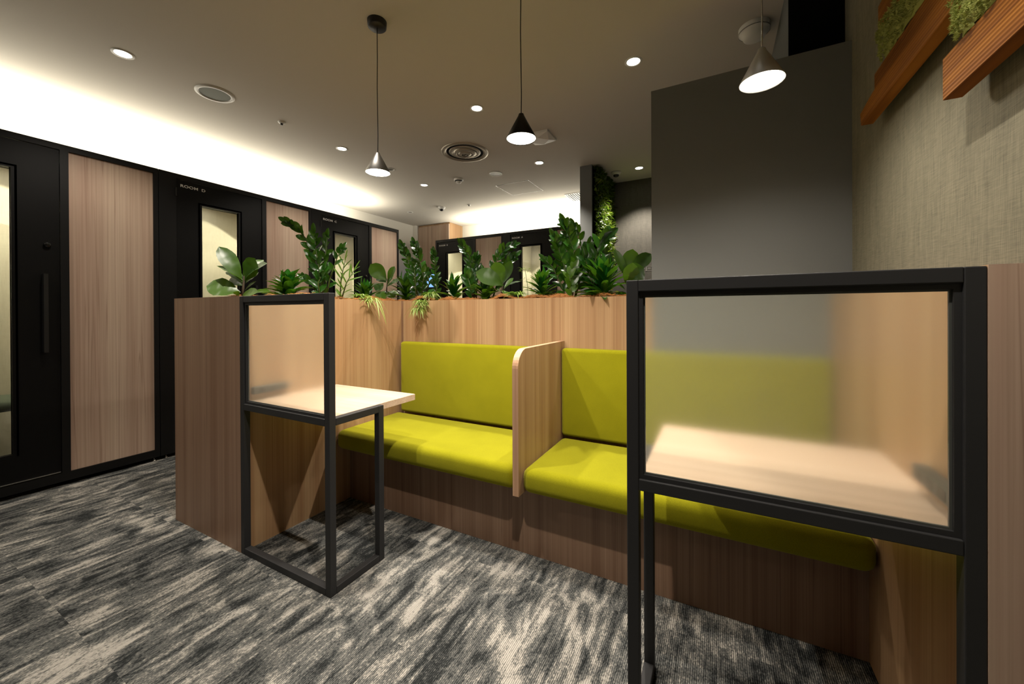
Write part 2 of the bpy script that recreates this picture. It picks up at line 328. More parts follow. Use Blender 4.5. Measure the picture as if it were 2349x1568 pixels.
# ------------------------------------------------------------------ meeting booths (freestanding pods with doors)
def pod(label, letter, loc, rz, wide_post=True, seat=False, x0=0.0):
    W, D, H = 1.296, .925, 2.282
    P = thing('meeting_booth', label, 'booth', loc, rz, None)
    fr = MB(); t = .05
    fr.box(x0, W, 0, t, .03, .087); fr.box(x0, W, 0, t, 2.243, H)
    fr.box(x0, .112, 0, t, .087, 2.243); fr.box(.782, .822, 0, t, .087, 2.243); fr.box(1.268, W, 0, t, .087, 2.243)
    fr.build('front_frame', 'podframe', P)
    b = MB().box(x0, x0+.03, t, D, .03, H-.03).box(W-.03, W, t, D, .03, H-.03).box(x0+.03, W-.03, D-.03, D, .03, H-.03)
    b.build('lining', 'podin', P)
    BX(x0, W, t, D, H-.03, H-.001).build('roof', 'podframe', P)
    BX(x0+.03, W-.03, t, D-.03, .03, .06).build('booth_floor', 'podfloor', P)
    BX(.8225, 1.2675, .012, .04, .0875, 2.2425).build('wood_panel', 'ash', P)
    d = MB(); g0, g1, h0, h1 = .287, .583, .275, 2.062
    d.box(.114, g0, .008, .045, .094, 2.238); d.box(g1, .78, .008, .045, .094, 2.238)
    d.box(g0, g1, .008, .045, .094, h0); d.box(g0, g1, .008, .045, h1, 2.238)
    for a in (.006, .018):   # stepped glazing bead round the pane
        q = .012 if a == .006 else .0
        d.box(g0-.0, g0+.004, a, .044, h0, h1); d.box(g1-.004, g1, a, .044, h0, h1)
        d.box(g0-.02, g1+.02, .004, .008, h1+.012, h1+.02); d.box(g0-.02, g0-.012, .004, .008, h0-.012, h1+.012)
        d.box(g1+.012, g1+.02, .004, .008, h0-.012, h1+.012)
    door = d.build('door', 'poddoor', P)
    BX(g0+.004, g1-.004, .024, .030, h0, h1).build('glass_pane', 'clear', door)
    BX(.702, .722, -.03, .0079, .90, 1.41).build('handle', 'blk_sat', door)
    k = MB(); k.lathe([(.017, 0), (.017, .012), (.012, .016), (.0, .017)], n=20)
    lk = k.build('lock', 'lockm', door, loc=(.725, .0079, 1.60)); lk.rotation_euler = (pi/2, 0, 0)
    for z in (.25, 1.12, 2.10): BX(.104, .113, -.006, .006, z, z+.07).build('hinge', 'blk_sat', door)
    BX(.12, .776, .0, .0075, .096, .101).build('threshold_strip', 'steel', door)
    if letter:
        text('ROOM', .031, 'sign', 'room_word', door, (.140, .0073, 2.184), (pi/2, 0, 0), 1.28, 1.08)
        text(letter, .031, 'sign', 'room_letter', door, (.288, .0073, 2.184), (pi/2, 0, 0), 1.28)
    for x in (x0+.04, W-.03): MB().lathe([(.004, 0), (.004, .028)], n=12, cap=True).lathe([(.014, 0), (.014, .006), (.006, .012)], n=16, cap=True).build('foot', 'steel', P, loc=(x, .02, .0005))
    lamp('booth_light', 'SPOT', (.66, D-.20, 2.235), P_POD*1.6, C_POD, P, spot_size=radians(112), spot_blend=.06, shadow_soft_size=.012)
    lamp('booth_fill', 'AREA', (.66, .20, 2.235), P_POD*.3, C_POD, P, shape='RECTANGLE', size=.9, size_y=.03)  # added fill light, kept out of view behind the door header
    MB().lathe([(.05, 0), (.05, -.006), (.0, -.006)], n=24).build('booth_downlight', 'lens', P, loc=(.66, D-.20, H-.031))
    if seat:
        s = MB(); s.lathe([(.0, .50), (.17, .50), (.20, .485), (.205, .45), (.19, .425), (.0, .42)], n=36)
        st = thing('upholstered_stool', 'grey-green padded stool seen through the glass door at far left', 'stool', (-4.47, .70, .06))
        s.build('seat', 'stoolf', st)
        for a in range(4): MB().tube([(.13*cos(a*pi/2+.7), .13*sin(a*pi/2+.7), .42), (.19*cos(a*pi/2+.7), .19*sin(a*pi/2+.7), .0)], .012).build('leg', 'blk_sat', st)
    return P
XP = -3.864
pod('black booth at far left with glass door, lock knob and stool inside', None, (XP, .10, 0), pi/2, seat=True)
pod('black booth with ROOM D lettered on its door', 'D', (XP, 1.40, 0), pi/2)
pod('black booth with ROOM C lettered on its door, last in the left row', 'C', (XP, 2.70, 0), pi/2)
pod('black booth with ROOM B on its door, beside the wooden cabinet', 'B', (-4.01, 4.872, 0), 0, x0=.075)
pod('black booth with ROOM A on its door, against the grey partition', 'A', (-2.71, 4.872, 0), 0)

# ------------------------------------------------------------------ planters
def planter(name, label, x0, x1, y0, y1, mat='oak', H=1.232):
    P = thing(name, label, 'planter', (0, 0, 0)); t = .02
    BX(x0, x1, y0, y0+t, 0, H).build('front_panel', mat, P)
    BX(x0, x1, y1-t, y1, 0, H).build('rear_panel', mat, P)
    BX(x0, x0+t, y0+t, y1-t, 0, H).build('side_panel', 'oak', P)
    BX(x1-t, x1, y0+t, y1-t, 0, H).build('side_panel', 'oak', P)
    BX(x0+t, x1-t, y0+t, y1-t, 1.12, 1.16).build('inner_tray', 'blk_sat', P)
    return P
planter('planter_wall', 'wood laminate planter wall beside the left table, full of plants', -2.672, -2.02, 1.032, 2.129, 'oak_dim')
planter('planter_wall', 'long wood laminate planter wall behind the green banquette', -2.672, -.30, 2.131, 2.60)
p = thing('wood_partition', 'low wood laminate partition at the right edge beside the beige wall', 'partition')
BX(.4405, .5105, 1.033, 2.129, 0, 1.232).build('panel', 'oak_dim', p)
BX(.439, .4405, 1.033, 2.129, 0, 1.232).build('inner_face', 'oak', p)
BX(.439, .5105, 1.031, 1.033, 0, 1.232).build('edge_panel', 'ash', p)

# ------------------------------------------------------------------ banquette
def cushion(x0, x1, y0, y1, z0, z1, r, seg=5): 
    return BX(x0, x1, y0, y1, z0, z1)
bq = thing('banquette', 'olive green upholstered banquette with a wooden base and a central divider', 'sofa')
BX(-2.0195, .4385, 1.658, 2.129, 0, .334).build('base', 'oak_dim', bq)
cushion(-2.017, -.813, 1.552, 2.07, .3345, .447, 0).build('seat_cushion', 'fabric', bq, bevel=.038, seg=6)
cushion(-.778, .436, 1.552, 2.07, .3345, .447, 0).build('seat_cushion', 'fabric', bq, bevel=.038, seg=6)
cushion(-1.99, -.813, 2.062, 2.129, .449, .942, 0).build('back_cushion', 'fabric', bq, bevel=.02, seg=5)
cushion(-.778, .436, 2.062, 2.129, .449, .942, 0).build('back_cushion', 'fabric', bq, bevel=.02, seg=5)
# divider with one rounded corner
r = .085; yF, yB, zB, zT = 1.535, 2.129, .325, .98
poly = [(yB, zB), (yB, zT)] + [(yF+r-r*sin(a*pi/20), zT-r+r*cos(a*pi/20)) for a in range(11)] + [(yF, zB)]
dv = MB(); dv.prism(poly, 'X', -.8105, -.7805)
dvo = dv.build('divider', ['oak', 'oak_edge'], bq)
for f in dvo.data.polygons:
    if abs(f.normal.x) < .5: f.material_index = 1

# ------------------------------------------------------------------ screened tables
def screen_table(label, x0, x1, free, wall_label):
    """x0..x1 along the front; free = side that carries the short return frame"""
    P = thing('screened_table', label, 'table'); y0 = 1.032; t = .03; H = 1.23; y2 = 1.32
    g = MB()
    def bar(*a): BXX = BX(*a); g.add(BXX.v, BXX.f)
    bar(x0, x0+t, y0, y0+t, 0, H); bar(x1-t, x1, y0, y0+t, 0, H)
    bar(x0+t, x1-t, y0, y0+t, H-t, H); bar(x0+t, x1-t, y0, y0+t, .688, .718); bar(x0+t, x1-t, y0, y0+t, 0, t)
    xs = x1-t if free == 'R' else x0
    bar(xs, xs+t, y2-t, y2, 0, .718); bar(xs, xs+t, y0+t, y2-t, .688, .718); bar(xs, xs+t, y0+t, y2-t, 0, t)
    g.build('frame', 'metal', P, bevel=.0022, seg=2)
    b = MB(); a0, a1, c0, c1 = x0+t, x1-t, .718, H-t; q = .011
    for m, (yy0, yy1, q) in enumerate(((y0+.007, y0+.014, .011), (y0+.014, y0+.019, .015))):
        b.box(a0, a0+q, yy0, yy1, c0, c1, m); b.box(a1-q, a1, yy0, yy1, c0, c1, m)
        b.box(a0+q, a1-q, yy0, yy1, c1-q, c1, m); b.box(a0+q, a1-q, yy0, yy1, c0, c0+q, m)
    b.build('glazing_bead', ['metal', 'gasket'], P)
    BX(a0+.004, a1-.004, y0+.0195, y0+.0245, c0+.004, c1-.004).build('glass_pane', 'frost', P)
    tx0, tx1 = (x0-.0005, x1-t-.0005) if free == 'R' else (x0+t+.0005, x1+.0005)
    BX(tx0, tx1, y0+t+.0005, 1.567, .688, .7195).build('tabletop', 'oak_h', P, bevel=.0012, seg=2)
    return P
screen_table('small table at left with frosted glass screen in a black steel frame', -2.0195, -1.376, 'R', '')
screen_table('large table at right with frosted glass screen in a black steel frame', -.208, .4385, 'L', '')
for nm, x0, x1, y0, y1 in (('left', -2.0195, -1.99, 1.085, 1.262), ('right', .41, .4385, 1.085, 1.262)):
    o = thing('power_outlet', 'grey power outlet bar on the planter side above the small left table' if nm == 'left' else 'grey power outlet box blurred behind the large right glass screen', 'outlet')
    BX(x0, x1, y0, y1, .752, .787).build('housing', 'gasket', o, bevel=.003)
    for i in range(3):
        xx = x1 if nm == 'left' else x0-.001
        BX(xx, xx+.001, y0+.02+i*.052, y0+.055+i*.052, .758, .781).build('socket', 'blk_sat', o)

# ------------------------------------------------------------------ pendants
def pendant(label, x, y, mat, rim=1.893, cord_mat='blk_sat', power=1.0):
    P = thing('pendant_lamp', label, 'lamp', (x, y, CEIL), 0, None); z = rim-CEIL
    MB().lathe([(.0, -.034), (.044, -.034), (.048, -.030), (.050, 0)], n=36).build('canopy', 'blk_sat', P)
    MB().tube([(0, 0, -.034), (.001, 0, -.2), (-.0015, 0, -.35), (.001, .001, z+.2), (0, 0, z+.108)], .0022, 8).build('cord', cord_mat, P)
    s = MB(); s.lathe([(.064, 0), (.0655, .0015), (.0145, .098), (.0125, .103), (.011, .108), (.0, .109)], n=48)
    s.lathe([(.0635, .0005), (.060, .006), (.012, .096)], n=48)
    s.build('shade', mat, P, loc=(0, 0, z))
    MB().lathe([(.0615, .003), (.045, .002), (.0, .0015)], n=40).build('diffuser', 'bulb', P, loc=(0, 0, z))
    lamp('pendant_light', 'SPOT', (0, 0, z-.004), P_PEND*5*power, C_PEND, P, spot_size=radians(160), spot_blend=.9, shadow_soft_size=.05)
pendant('pendant lamp with black canopy over the small left table', -1.597, 1.50, 'shade')
pendant('black cone pendant lamp in the middle, over the banquette divider', -.742, 1.50, 'shade_b')
pendant('silvery cone pendant lamp over the large right table', .133, 1.50, 'shade_s', 1.893, 'steel', .5)

# ------------------------------------------------------------------ ceiling fittings
def downlight(label, x, y, lit=True, r=.052, power=1.0, size=100):
    P = thing('downlight', label, 'downlight', (x, y, CEIL), 0, None)
    MB().lathe([(r, 0), (r, -.003), (r-.011, -.004), (r-.014, -.0005)], n=36).build('trim_ring', 'white', P)
    MB().lathe([(r-.0135, -.0012), (.0, -.0012)], n=32).build('lens', 'lens' if lit else 'lens_dim', P)
    if lit: lamp('downlight_beam', 'SPOT', (0, 0, -.012), P_DOWN*power, C_DOWN, P, spot_size=radians(size), spot_blend=.55, shadow_soft_size=.022)
downlight('lit downlight nearest the far left booth, beside the round speaker', -3.13, .97, size=130, power=.42)
downlight('lit downlight left of the small-table pendant', -3.13, 2.50, size=130, power=.42)
downlight('lit downlight in the ceiling above the ROOM C booth', -3.15, 3.69, size=130, power=.42)
downlight('lit downlight between the left and middle pendants', -1.61, 2.493)
downlight('lit downlight beyond the middle pendant, left of the grey partition', -1.628, 3.711)
downlight('lit downlight between the middle and right pendants', -.452, 2.489)
downlight('lit downlight over the corner beside the leafy wall', -.737, 4.363)
downlight('lit downlight above the front of the small left table, out of frame', -1.53, .90, power=1.3)
downlight('lit downlight above the front of the large right table, out of frame', -.24, .50, power=1.32, size=108)
downlight('lit downlight over the open carpet before the far left booth', -3.13, -.55, power=.6, size=130)
downlight('unlit ring downlight behind the left pendant', -3.124, 3.108, False, .05)
downlight('unlit downlight with glossy reflector beside the air diffuser', -2.187, 3.77, False, .075)
downlight('unlit small downlight close to the left wall corner', -4.2, 4.591, False, .045)

sp = thing('ceiling_speaker', 'round recessed ceiling speaker with grey mesh between two fittings', 'speaker', (-3.132, 1.452, CEIL))
MB().lathe([(.115, 0), (.115, -.004), (.094, -.008), (.090, -.003)], n=48).build('rim', 'white', sp)
MB().lathe([(.0905, -.0035), (.0, -.0045)], n=40).build('grille', 'grille', sp)
ds = thing('air_diffuser', 'large round concentric-ring air diffuser in the ceiling', 'vent', (-2.158, 3.125, CEIL))
MB().lathe([(.228, 0), (.226, -.008), (.205, -.012), (.188, -.004), (.178, .0)], n=64).build('outer_ring', 'alu', ds)
MB().lathe([(.178, -.001), (.0, -.001)], n=48).build('throat', 'black', ds)
for a, b, z in ((.165, .125, -.010), (.115, .078, -.022), (.070, .036, -.030), (.030, .0, -.034)):
    MB().lathe([(a, z+.018), (a+.004, z+.014), (b, z), (max(b-.004, 0), z+.003)], n=48).build('cone_ring', 'alu', ds)
def small(name, label, cat, x, y, prof, mat='white', extra=None):
    P = thing(name, label, cat, (x, y, CEIL)); MB().lathe(prof, n=32).build('body', mat, P)
    if extra: MB().lathe(extra[0], n=24).build(extra[2], extra[1], P)
small('heat_sensor', 'tiny ceiling sensor between the speaker and the pendant', 'sensor', -3.124, 1.922, [(.028, 0), (.026, -.006), (.012, -.012), (.0, -.012)], 'white', ([(.010, -.012), (.009, -.022), (0, -.024)], 'blk_sat', 'probe'))
small('heat_sensor', 'tiny ceiling sensor near the dome camera', 'sensor', -3.157, 4.671, [(.028, 0), (.026, -.006), (.012, -.012), (.0, -.012)], 'white', ([(.010, -.012), (.009, -.022), (0, -.024)], 'blk_sat', 'probe'))
small('smoke_detector', 'white smoke detector left of the round air diffuser, farther back', 'detector', -2.661, 3.723, [(.055, 0), (.055, -.014), (.045, -.02), (.03, -.03), (.028, -.045), (0, -.05)], 'white', ([(.046, -.0205), (.033, -.028)], 'blk_sat', 'intake_slot'))
small('smoke_detector', 'large beige smoke detector behind the right pendant', 'detector', .187, 2.501, [(.075, 0), (.075, -.028), (.068, -.032), (.062, -.04), (.05, -.062), (.03, -.068), (0, -.069)], 'white', ([(.0765, -.026), (.0765, -.029)], 'gasket', 'seam'))
small('dome_camera', 'white dome camera above the wooden cabinet', 'camera', -3.591, 4.592, [(.055, 0), (.055, -.012), (.04, -.028), (.03, -.034)], 'white', ([(.032, -.03), (.028, -.048), (.012, -.056), (0, -.057)], 'blk_sat', 'dome'))
small('dome_camera', 'white dome camera beside the top of the leafy wall', 'camera', -.985, 4.37, [(.055, 0), (.055, -.012), (.04, -.028), (.03, -.034)], 'white', ([(.032, -.03), (.028, -.048), (.012, -.056), (0, -.057)], 'blk_sat', 'dome'))
hp = thing('access_hatch', 'square access hatch outlined in the ceiling', 'hatch', (-2.18, 4.36, CEIL))
BX(-.215, .215, -.215, .215, -.0012, 0).build('hatch_panel', 'ceiling', hp)
fr = MB()
for a in ((-.222, .222, -.222, -.217), (-.222, .222, .217, .222), (-.222, -.217, -.217, .217), (.217, .222, -.217, .217)): fr.box(*a, -.0016, 0)
fr.build('shadow_gap', 'gasket', hp)
gr = thing('return_grille', 'white slatted air grille at the edge of the grey partition', 'vent', (-1.60, 5.05, CEIL))
g = MB().box(-.18, .18, -.18, -.165, -.006, 0).box(-.18, .18, .165, .18, -.006, 0).box(-.18, -.165, -.165, .165, -.006, 0).box(.165, .18, -.165, .165, -.006, 0); g.build('grille_frame', 'white', gr)
BX(-.165, .165, -.165, .165, -.001, 0).build('backing', 'black', gr)
for i in range(11): BX(-.155+i*.03, -.14+i*.03, -.165, .165, -.006, -.001).build('slat', 'white', gr)
# faceted access point
ap = thing('wireless_access_point', 'white faceted square wireless access point beside the middle pendant', 'router', (-1.37, 3.16, CEIL), radians(0))
h = .105; t2 = .04
v = [(-h, -h, 0), (h, -h, 0), (h, h, 0), (-h, h, 0), (-h, -h, -.018), (h, -h, -.018), (h, h, -.018), (-h, h, -.018),
     (-h+.03, 0, -.045), (0, -h+.03, -.045), (h-.03, 0, -.045), (0, h-.03, -.045)]
f = [(0, 1, 5, 4), (1, 2, 6, 5), (2, 3, 7, 6), (3, 0, 4, 7), (4, 5, 9), (5, 10, 9), (5, 6, 10), (6, 11, 10), (6, 7, 11), (7, 8, 11), (7, 4, 8), (4, 9, 8), (8, 9, 10, 11)]
m = MB(); m.add(v, f); m.build('body', 'white', ap)
BX(-.01, .01, h, h+.016, -.02, 0).build('clip', 'white', ap)

# ------------------------------------------------------------------ cabinet corner
cb = thing('wall_cabinet', 'tall wooden wall cabinet reaching the ceiling in the far corner', 'cabinet')
BX(-4.75, -4.066, 5.415, 5.799, 1.925, CEIL-.001).build('carcass', 'oak', cb)
BX(-4.749, -4.435, 5.395, 5.414, 1.927, CEIL-.03).build('door', 'ash', cb)
BX(-4.431, -4.067, 5.395, 5.414, 1.927, CEIL-.03).build('door', 'ash', cb)
kc = thing('counter_cabinet', 'low dark counter cabinet under the wooden wall cabinet', 'cabinet')
BX(-4.75, -4.066, 5.40, 5.799, 0, .85).build('carcass', 'oak', kc)
BX(-4.75, -4.066, 5.38, 5.799, .85, .88).build('worktop', 'blk_sat', kc)
cm = thing('coffee_machine', 'black coffee machine with a small lit blue screen beyond the plants', 'machine', (-4.40, 5.50, .88))
BX(-.26, .22, 0, .29, 0, 1.0).build('body', 'blk_sat', cm)
BX(-.24, .20, -.004, 0, .72, .95).build('screen', 'screen', cm)

# ------------------------------------------------------------------ moss and timber wall art
art = thing('moss_wall_art', 'stained timber boards with green moss between them on the beige wall', 'wall art')
def plank(y_end, z0, z1, x0=.450, x1=.482, tip=None, y_near=.05):
    m = MB(); a = z1-z0
    poly = [(y_near, z0), (y_end, z0), (y_end+(tip or 0), z1 if not tip else z0+a*.45), (y_end, z1), (y_near, z1)] if tip else [(y_near, z0), (y_end, z0), (y_end, z1), (y_near, z1)]
    return m.prism(poly, 'X', x0, x1).build('board', 'timber', art, bevel=.0012, seg=1)
plank(1.222, 1.618, 1.711)
plank(1.645, 1.8565, 1.905)
m = MB(); m.prism([(.05, 1.794), (1.772, 1.794), (1.782, 1.838), (1.66, 1.856), (.05, 1.856)], 'X', .449, .482).build('board', 'timber', art, bevel=.0012, seg=1)
plank(1.612, 2.005, 2.098)
plank(1.70, 2.19, 2.28)
for z in (1.62, 1.80, 2.01, 2.195):
    BX(.482, .5105, .1, .84, z, z+.05).build('mounting_batten', 'blk_sat', art)
def mossbed(z0, z1, y0, y1):
    m = MB(); rnd = random.Random(int(z0*1000))
    NY, NZ = 90, 8
    def H(i, j): 
        e = min(1, min(i, NY-i)/3)*min(1, .35+min(j, NZ-j)/2.5)
        return .455-.012*e*(.4+rnd.random()*1.3)
    g = [[(H(i, j) if 0 < i < NY else .50, y0+(y1-y0)*i/NY, z0+(z1-z0)*j/NZ) for j in range(NZ+1)] for i in range(NY+1)]
    v = [p for r_ in g for p in r_]; f = [(i*(NZ+1)+j, i*(NZ+1)+j+1, (i+1)*(NZ+1)+j+1, (i+1)*(NZ+1)+j) for i in range(NY) for j in range(NZ)]
    m.add(v, f, 0, True)
    # springy sprigs
    for k in range(int(15000*(y1-y0))):
        y = y0+(y1-y0)*rnd.random(); z = z0+(z1-z0)*rnd.random(); i = int((y-y0)/(y1-y0)*NY); j = int((z-z0)/(z1-z0)*NZ)
        lump = .5+.5*sin(y*55+z*40)*sin(z*70-y*31)
        c = Vector((g[i][j][0]-.012*lump, y, z)); d = Vector((-1, rnd.uniform(-1.2, 1.2), rnd.uniform(-1.2, 1.2))).normalized()*rnd.uniform(.004, .010)
        s_ = d.cross(Vector((rnd.random(), rnd.random(), rnd.random()))).normalized()*.0008
        e1 = c+d; e2 = c+d*.6+Vector((-.2, rnd.uniform(-1, 1), rnd.uniform(-1, 1)))*.004
        m.add([c-s_, c+s_, e1, e2], [(0, 1, 2), (0, 1, 3)], 0)
    o = m.build('moss_bed', 'moss', art); o['kind'] = 'stuff'; BX(.46, .51, y0+.01, y1-.01, z0, z1).build('moss_backing', 'blk_sat', art)
mossbed(1.712, 1.793, .35, 1.16); mossbed(1.906, 2.004, .45, 1.58); mossbed(2.099, 2.189, .6, 1.55)

# ------------------------------------------------------------------ leafy wall panel on the partition side
lw = thing('living_wall', 'tall narrow living wall of ferns and leaves on the grey partition', 'plant wall', (-1.16, 4.4, 0))
BX(.0, .008, -.35, .33, 1.62, CEIL-.01).build('backing', 'black', lw)
rnd = random.Random(3); m = MB()
for k in range(3000):
    y = rnd.uniform(-.37, .335); z = rnd.uniform(1.66, 2.69); edge = 1 if rnd.random() < .5 else 0
    c = Vector((.008+.045*rnd.random(), y, z)); d = Vector((rnd.uniform(.25, 1), rnd.uniform(-.9, .9), rnd.uniform(-1.1, .4))).normalized()
    big = rnd.random()
    if big < .72: m.leaf(c, c+d*rnd.uniform(.04, .08), rnd.uniform(.02, .036), (1, rnd.uniform(-.5, .5), .6), .2, .2, .45, 3, mi=0)
    else: m.leaf(c, c+d*rnd.uniform(.06, .13), rnd.uniform(.004, .010), (1, 0, 1), .3, .1, .4, 4, mi=1)
o = m.build('foliage', ['leaf_mix', 'leaf_mix2'], lw); o['kind'] = 'stuff'

# orchid-like flowers at its foot
oc = thing('flowering_plant', 'small plant with pink and white flowers below the living wall', 'plant', (-1.07, 4.18, 0))
MB().lathe([(.05, 1.35), (.07, 1.47), (.066, 1.47), (.05, 1.40)], n=24, cap=False).build('pot', 'white', oc)
m = MB(); st = MB()
for k in range(26):
    a = rnd.uniform(0, 6.28); c = Vector((rnd.uniform(-.05, .05), rnd.uniform(-.05, .05), rnd.uniform(1.60, 1.74)))
    for j in range(5):
        d = Vector((cos(a+j*1.257), -.3, sin(a+j*1.257)))*.011; m.leaf(c, c+d, .010, (0, -1, .2), .1, .1, .5, 3)
for k in range(4): st.tube([(0, 0, 1.42), (rnd.uniform(-.03, .03), rnd.uniform(-.03, .03), 1.58), (rnd.uniform(-.05, .05), rnd.uniform(-.05, .05), 1.72)], .002, 6)
m.build('petals', 'orchid', oc); st.build('stem', 'stem', oc)
st_ = thing('display_plinth', 'dark plinth under the flowering plant by the living wall', 'plinth', (-1.07, 4.18, 0)); BX(-.08, .08, -.12, .12, 0, 1.348).build('body', 'greywall', st_)

# printed plan lines on the far grey wall
sg = thing('wall_sign', 'thin white outline floor plan printed on the far grey wall', 'sign', (-.79, 4.7395, 1.50))
def outline(m, x0, x1, z0, z1, t=.003):
    for a in ((x0, x1, z0, z0+t), (x0, x1, z1-t, z1), (x0, x0+t, z0, z1), (x1-t, x1, z0, z1)): m.box(a[0], a[1], -.0015, 0, a[2], a[3])
m = MB()
for a in ((.0, .068, .115, .17), (.068, .135, .115, .17), (-.02, .042, .0, .075), (-.028, .05, -.01, .115), (.11, .2, -.03, .03), (.135, .2, .115, .17)): outline(m, *a)
for a in ((.018, .05, .145), (.085, .115, .145), (-.002, .026, .045)): m.box(a[0], a[1], -.0015, 0, a[2], a[2]+.008)
m.build('plan_lines', 'line', sg)

# ------------------------------------------------------------------ plants in the planters
CAMP = Vector((0, 0, 1.15))
def local(px_x, px_y, depth_k): return None
class Plant:
    """local frame: x = to the viewer's right, y = away, z = up; units metres"""
    def __init__(s, name, label, x, y, z=1.17, foliage='leaf_zz', mats=None):
        s.fwd = (-x*sin(YAW)+y*cos(YAW)); s.k = s.fwd/F_PX
        s.o = thing(name, label, 'plant', (x, y, z), YAW); s.l = MB(); s.s = MB(); s.mats = mats or [foliage]
        # pixel of the base in the photograph gives the local origin for measured leaf shapes
        xr = x*cos(YAW)+y*sin(YAW); s.px = 1174.5+F_PX*xr/s.fwd; s.py = CY-F_PX*(z-1.15)/s.fwd
    def p(s, px, py, dy=0.0):
        q = (s.fwd+dy)/F_PX; xr = (px-1174.5)*q; x0 = (s.px-1174.5)*s.k
        return Vector((xr-x0, dy, (CY-py)*q-(s.z0())))
    def z0(s): return s.o.location.z-1.15
    def leaf(s, a, b, w, n=(0, -1, .5), d0=0, d1=0, **kw):
        s.l.leaf(s.p(*a, d0), s.p(*b, d1), w*s.k, n, **kw)
    def done(s, stem='stem'):
        if s.l.v: 
            o = s.l.build('foliage', s.mats, s.o)
        if s.s.v: s.s.build('stem', stem, s.o)
FACE = (0, -1, .35)
def fig(P, leaves, stem):
    for (a, b, w, n, d1, bend) in leaves: P.leaf(a, b, w*1.32, n, 0, d1, bend=bend, fold=.16, peak=.6, nseg=9, stalk=.04)
    P.s.tube([P.p(*q) for q in stem], [.006]*(len(stem)-1)+[.003]); P.done('bark')
def dracaena(P, n, L, spread, h, seed, wid=.052):
    r = random.Random(seed)
    for i in range(n):
        u = i/n; z = .02+h*u; az = i*2.4+r.uniform(-.3, .3); el = radians(5+70*u+r.uniform(-10, 10))
        l = L*(1-.25*u)*r.uniform(.85, 1.1); b = Vector((0, 0, z)); d = Vector((cos(az)*cos(el)*spread, sin(az)*cos(el)*spread, sin(el)))
        P.l.leaf(b, b+d*l, wid*r.uniform(.85, 1.15), (-d.x*.3, -d.y*.3, 1) if el < 1.2 else (cos(az), sin(az), .2), .12, .35, .42, 7, curl=.10)
    P.s.tube([(0, 0, -.02), (0, 0, h+.02)], .006); P.done()
def zz(P, stems, seed, L=.066, wid=.036, flat=0.0):
    """stems: lists of photograph points (px, py, depth); leaflets in two ranks"""
    r = random.Random(seed)
    for pts, n, lw_ in stems:
        n = max(6, int(n*.82))
        c = [P.p(*q) for q in pts]; P.s.tube(c, [.0055-.003*i/(len(c)-1) for i in range(len(c))])
        for i in range(n):
            u = .12+.88*i/(n-1)*.97; s_ = u*(len(c)-1); j = min(int(s_), len(c)-2); b = c[j].lerp(c[j+1], s_-j); t = (c[j+1]-c[j]).normalized()
            side = t.cross(Vector((0, -1, .25))).normalized()*(1 if i % 2 else -1)
            side = (side*r.uniform(.7, 1.1)+Vector((0, r.uniform(-.9, .6), r.uniform(-.25, .3)))).normalized()
            up = .75+.9*u; d = (side*1.0+t*up).normalized(); l = L*lw_*(.8+.35*sin(pi*min(u*1.1, 1)))*r.uniform(.9, 1.12)
            P.l.leaf(b, b+d*l, wid*lw_*r.uniform(.9, 1.1), Vector((r.uniform(-.6, .6), -1, r.uniform(.3, 1.1))), .10, .22, .45, 7)
        P.l.leaf(c[-1], c[-1]+(c[-1]-c[-2]).normalized()*L*lw_, wid*lw_*.8, (0, -1, .4), .05, .25, .45, 7)
    P.done()
def spider(P, n, L, seed, hang=0.0, dirx=0.0, wid=.008, z=.04, base=None):
    r = random.Random(seed); 
    for i in range(n):
        b = Vector((r.uniform(-.02, .02), r.uniform(-.02, .02), z)) if base is None else base+Vector((r.uniform(-.03, .03), r.uniform(-.02, .02), r.uniform(-.015, .015)))
        az = r.uniform(0, 6.28); d = Vector((cos(az)+dirx, sin(az)*.6-.5*hang, r.uniform(.2, 1.0))).normalized(); l = L*r.uniform(.6, 1.1)
        # arching blade in three joined strips
        pts = [b+d*l*u+Vector((0, 0, -1))*l*(.5+hang)*u*u for u in (0, .2, .4, .6, .8, 1)]
        side = d.cross(Vector((0, 0, 1))).normalized() if abs(d.z) < .98 else Vector((1, 0, 0)); v = []
        for k, q in enumerate(pts):
            ww = wid*.5*(.6+.6*sin(pi*min(k/5+.15, 1)))*(1 if k < 5 else .1)
            for e in (-1, -.4, .4, 1): v.append(q+side*ww*e+Vector((0, 0, abs(e)*ww*.5)))
        for k in range(5):
            for e in range(3): P.l.f.append([len(P.l.v)+k*4+e, len(P.l.v)+k*4+e+1, len(P.l.v)+(k+1)*4+e+1, len(P.l.v)+(k+1)*4+e]); P.l.mi.append(1 if e == 1 else 0); P.l.sm.append(True)
        P.l.v += [tuple(q) for q in v]
UP = (0, -.25, 1); UPC = (0, -.7, .8)
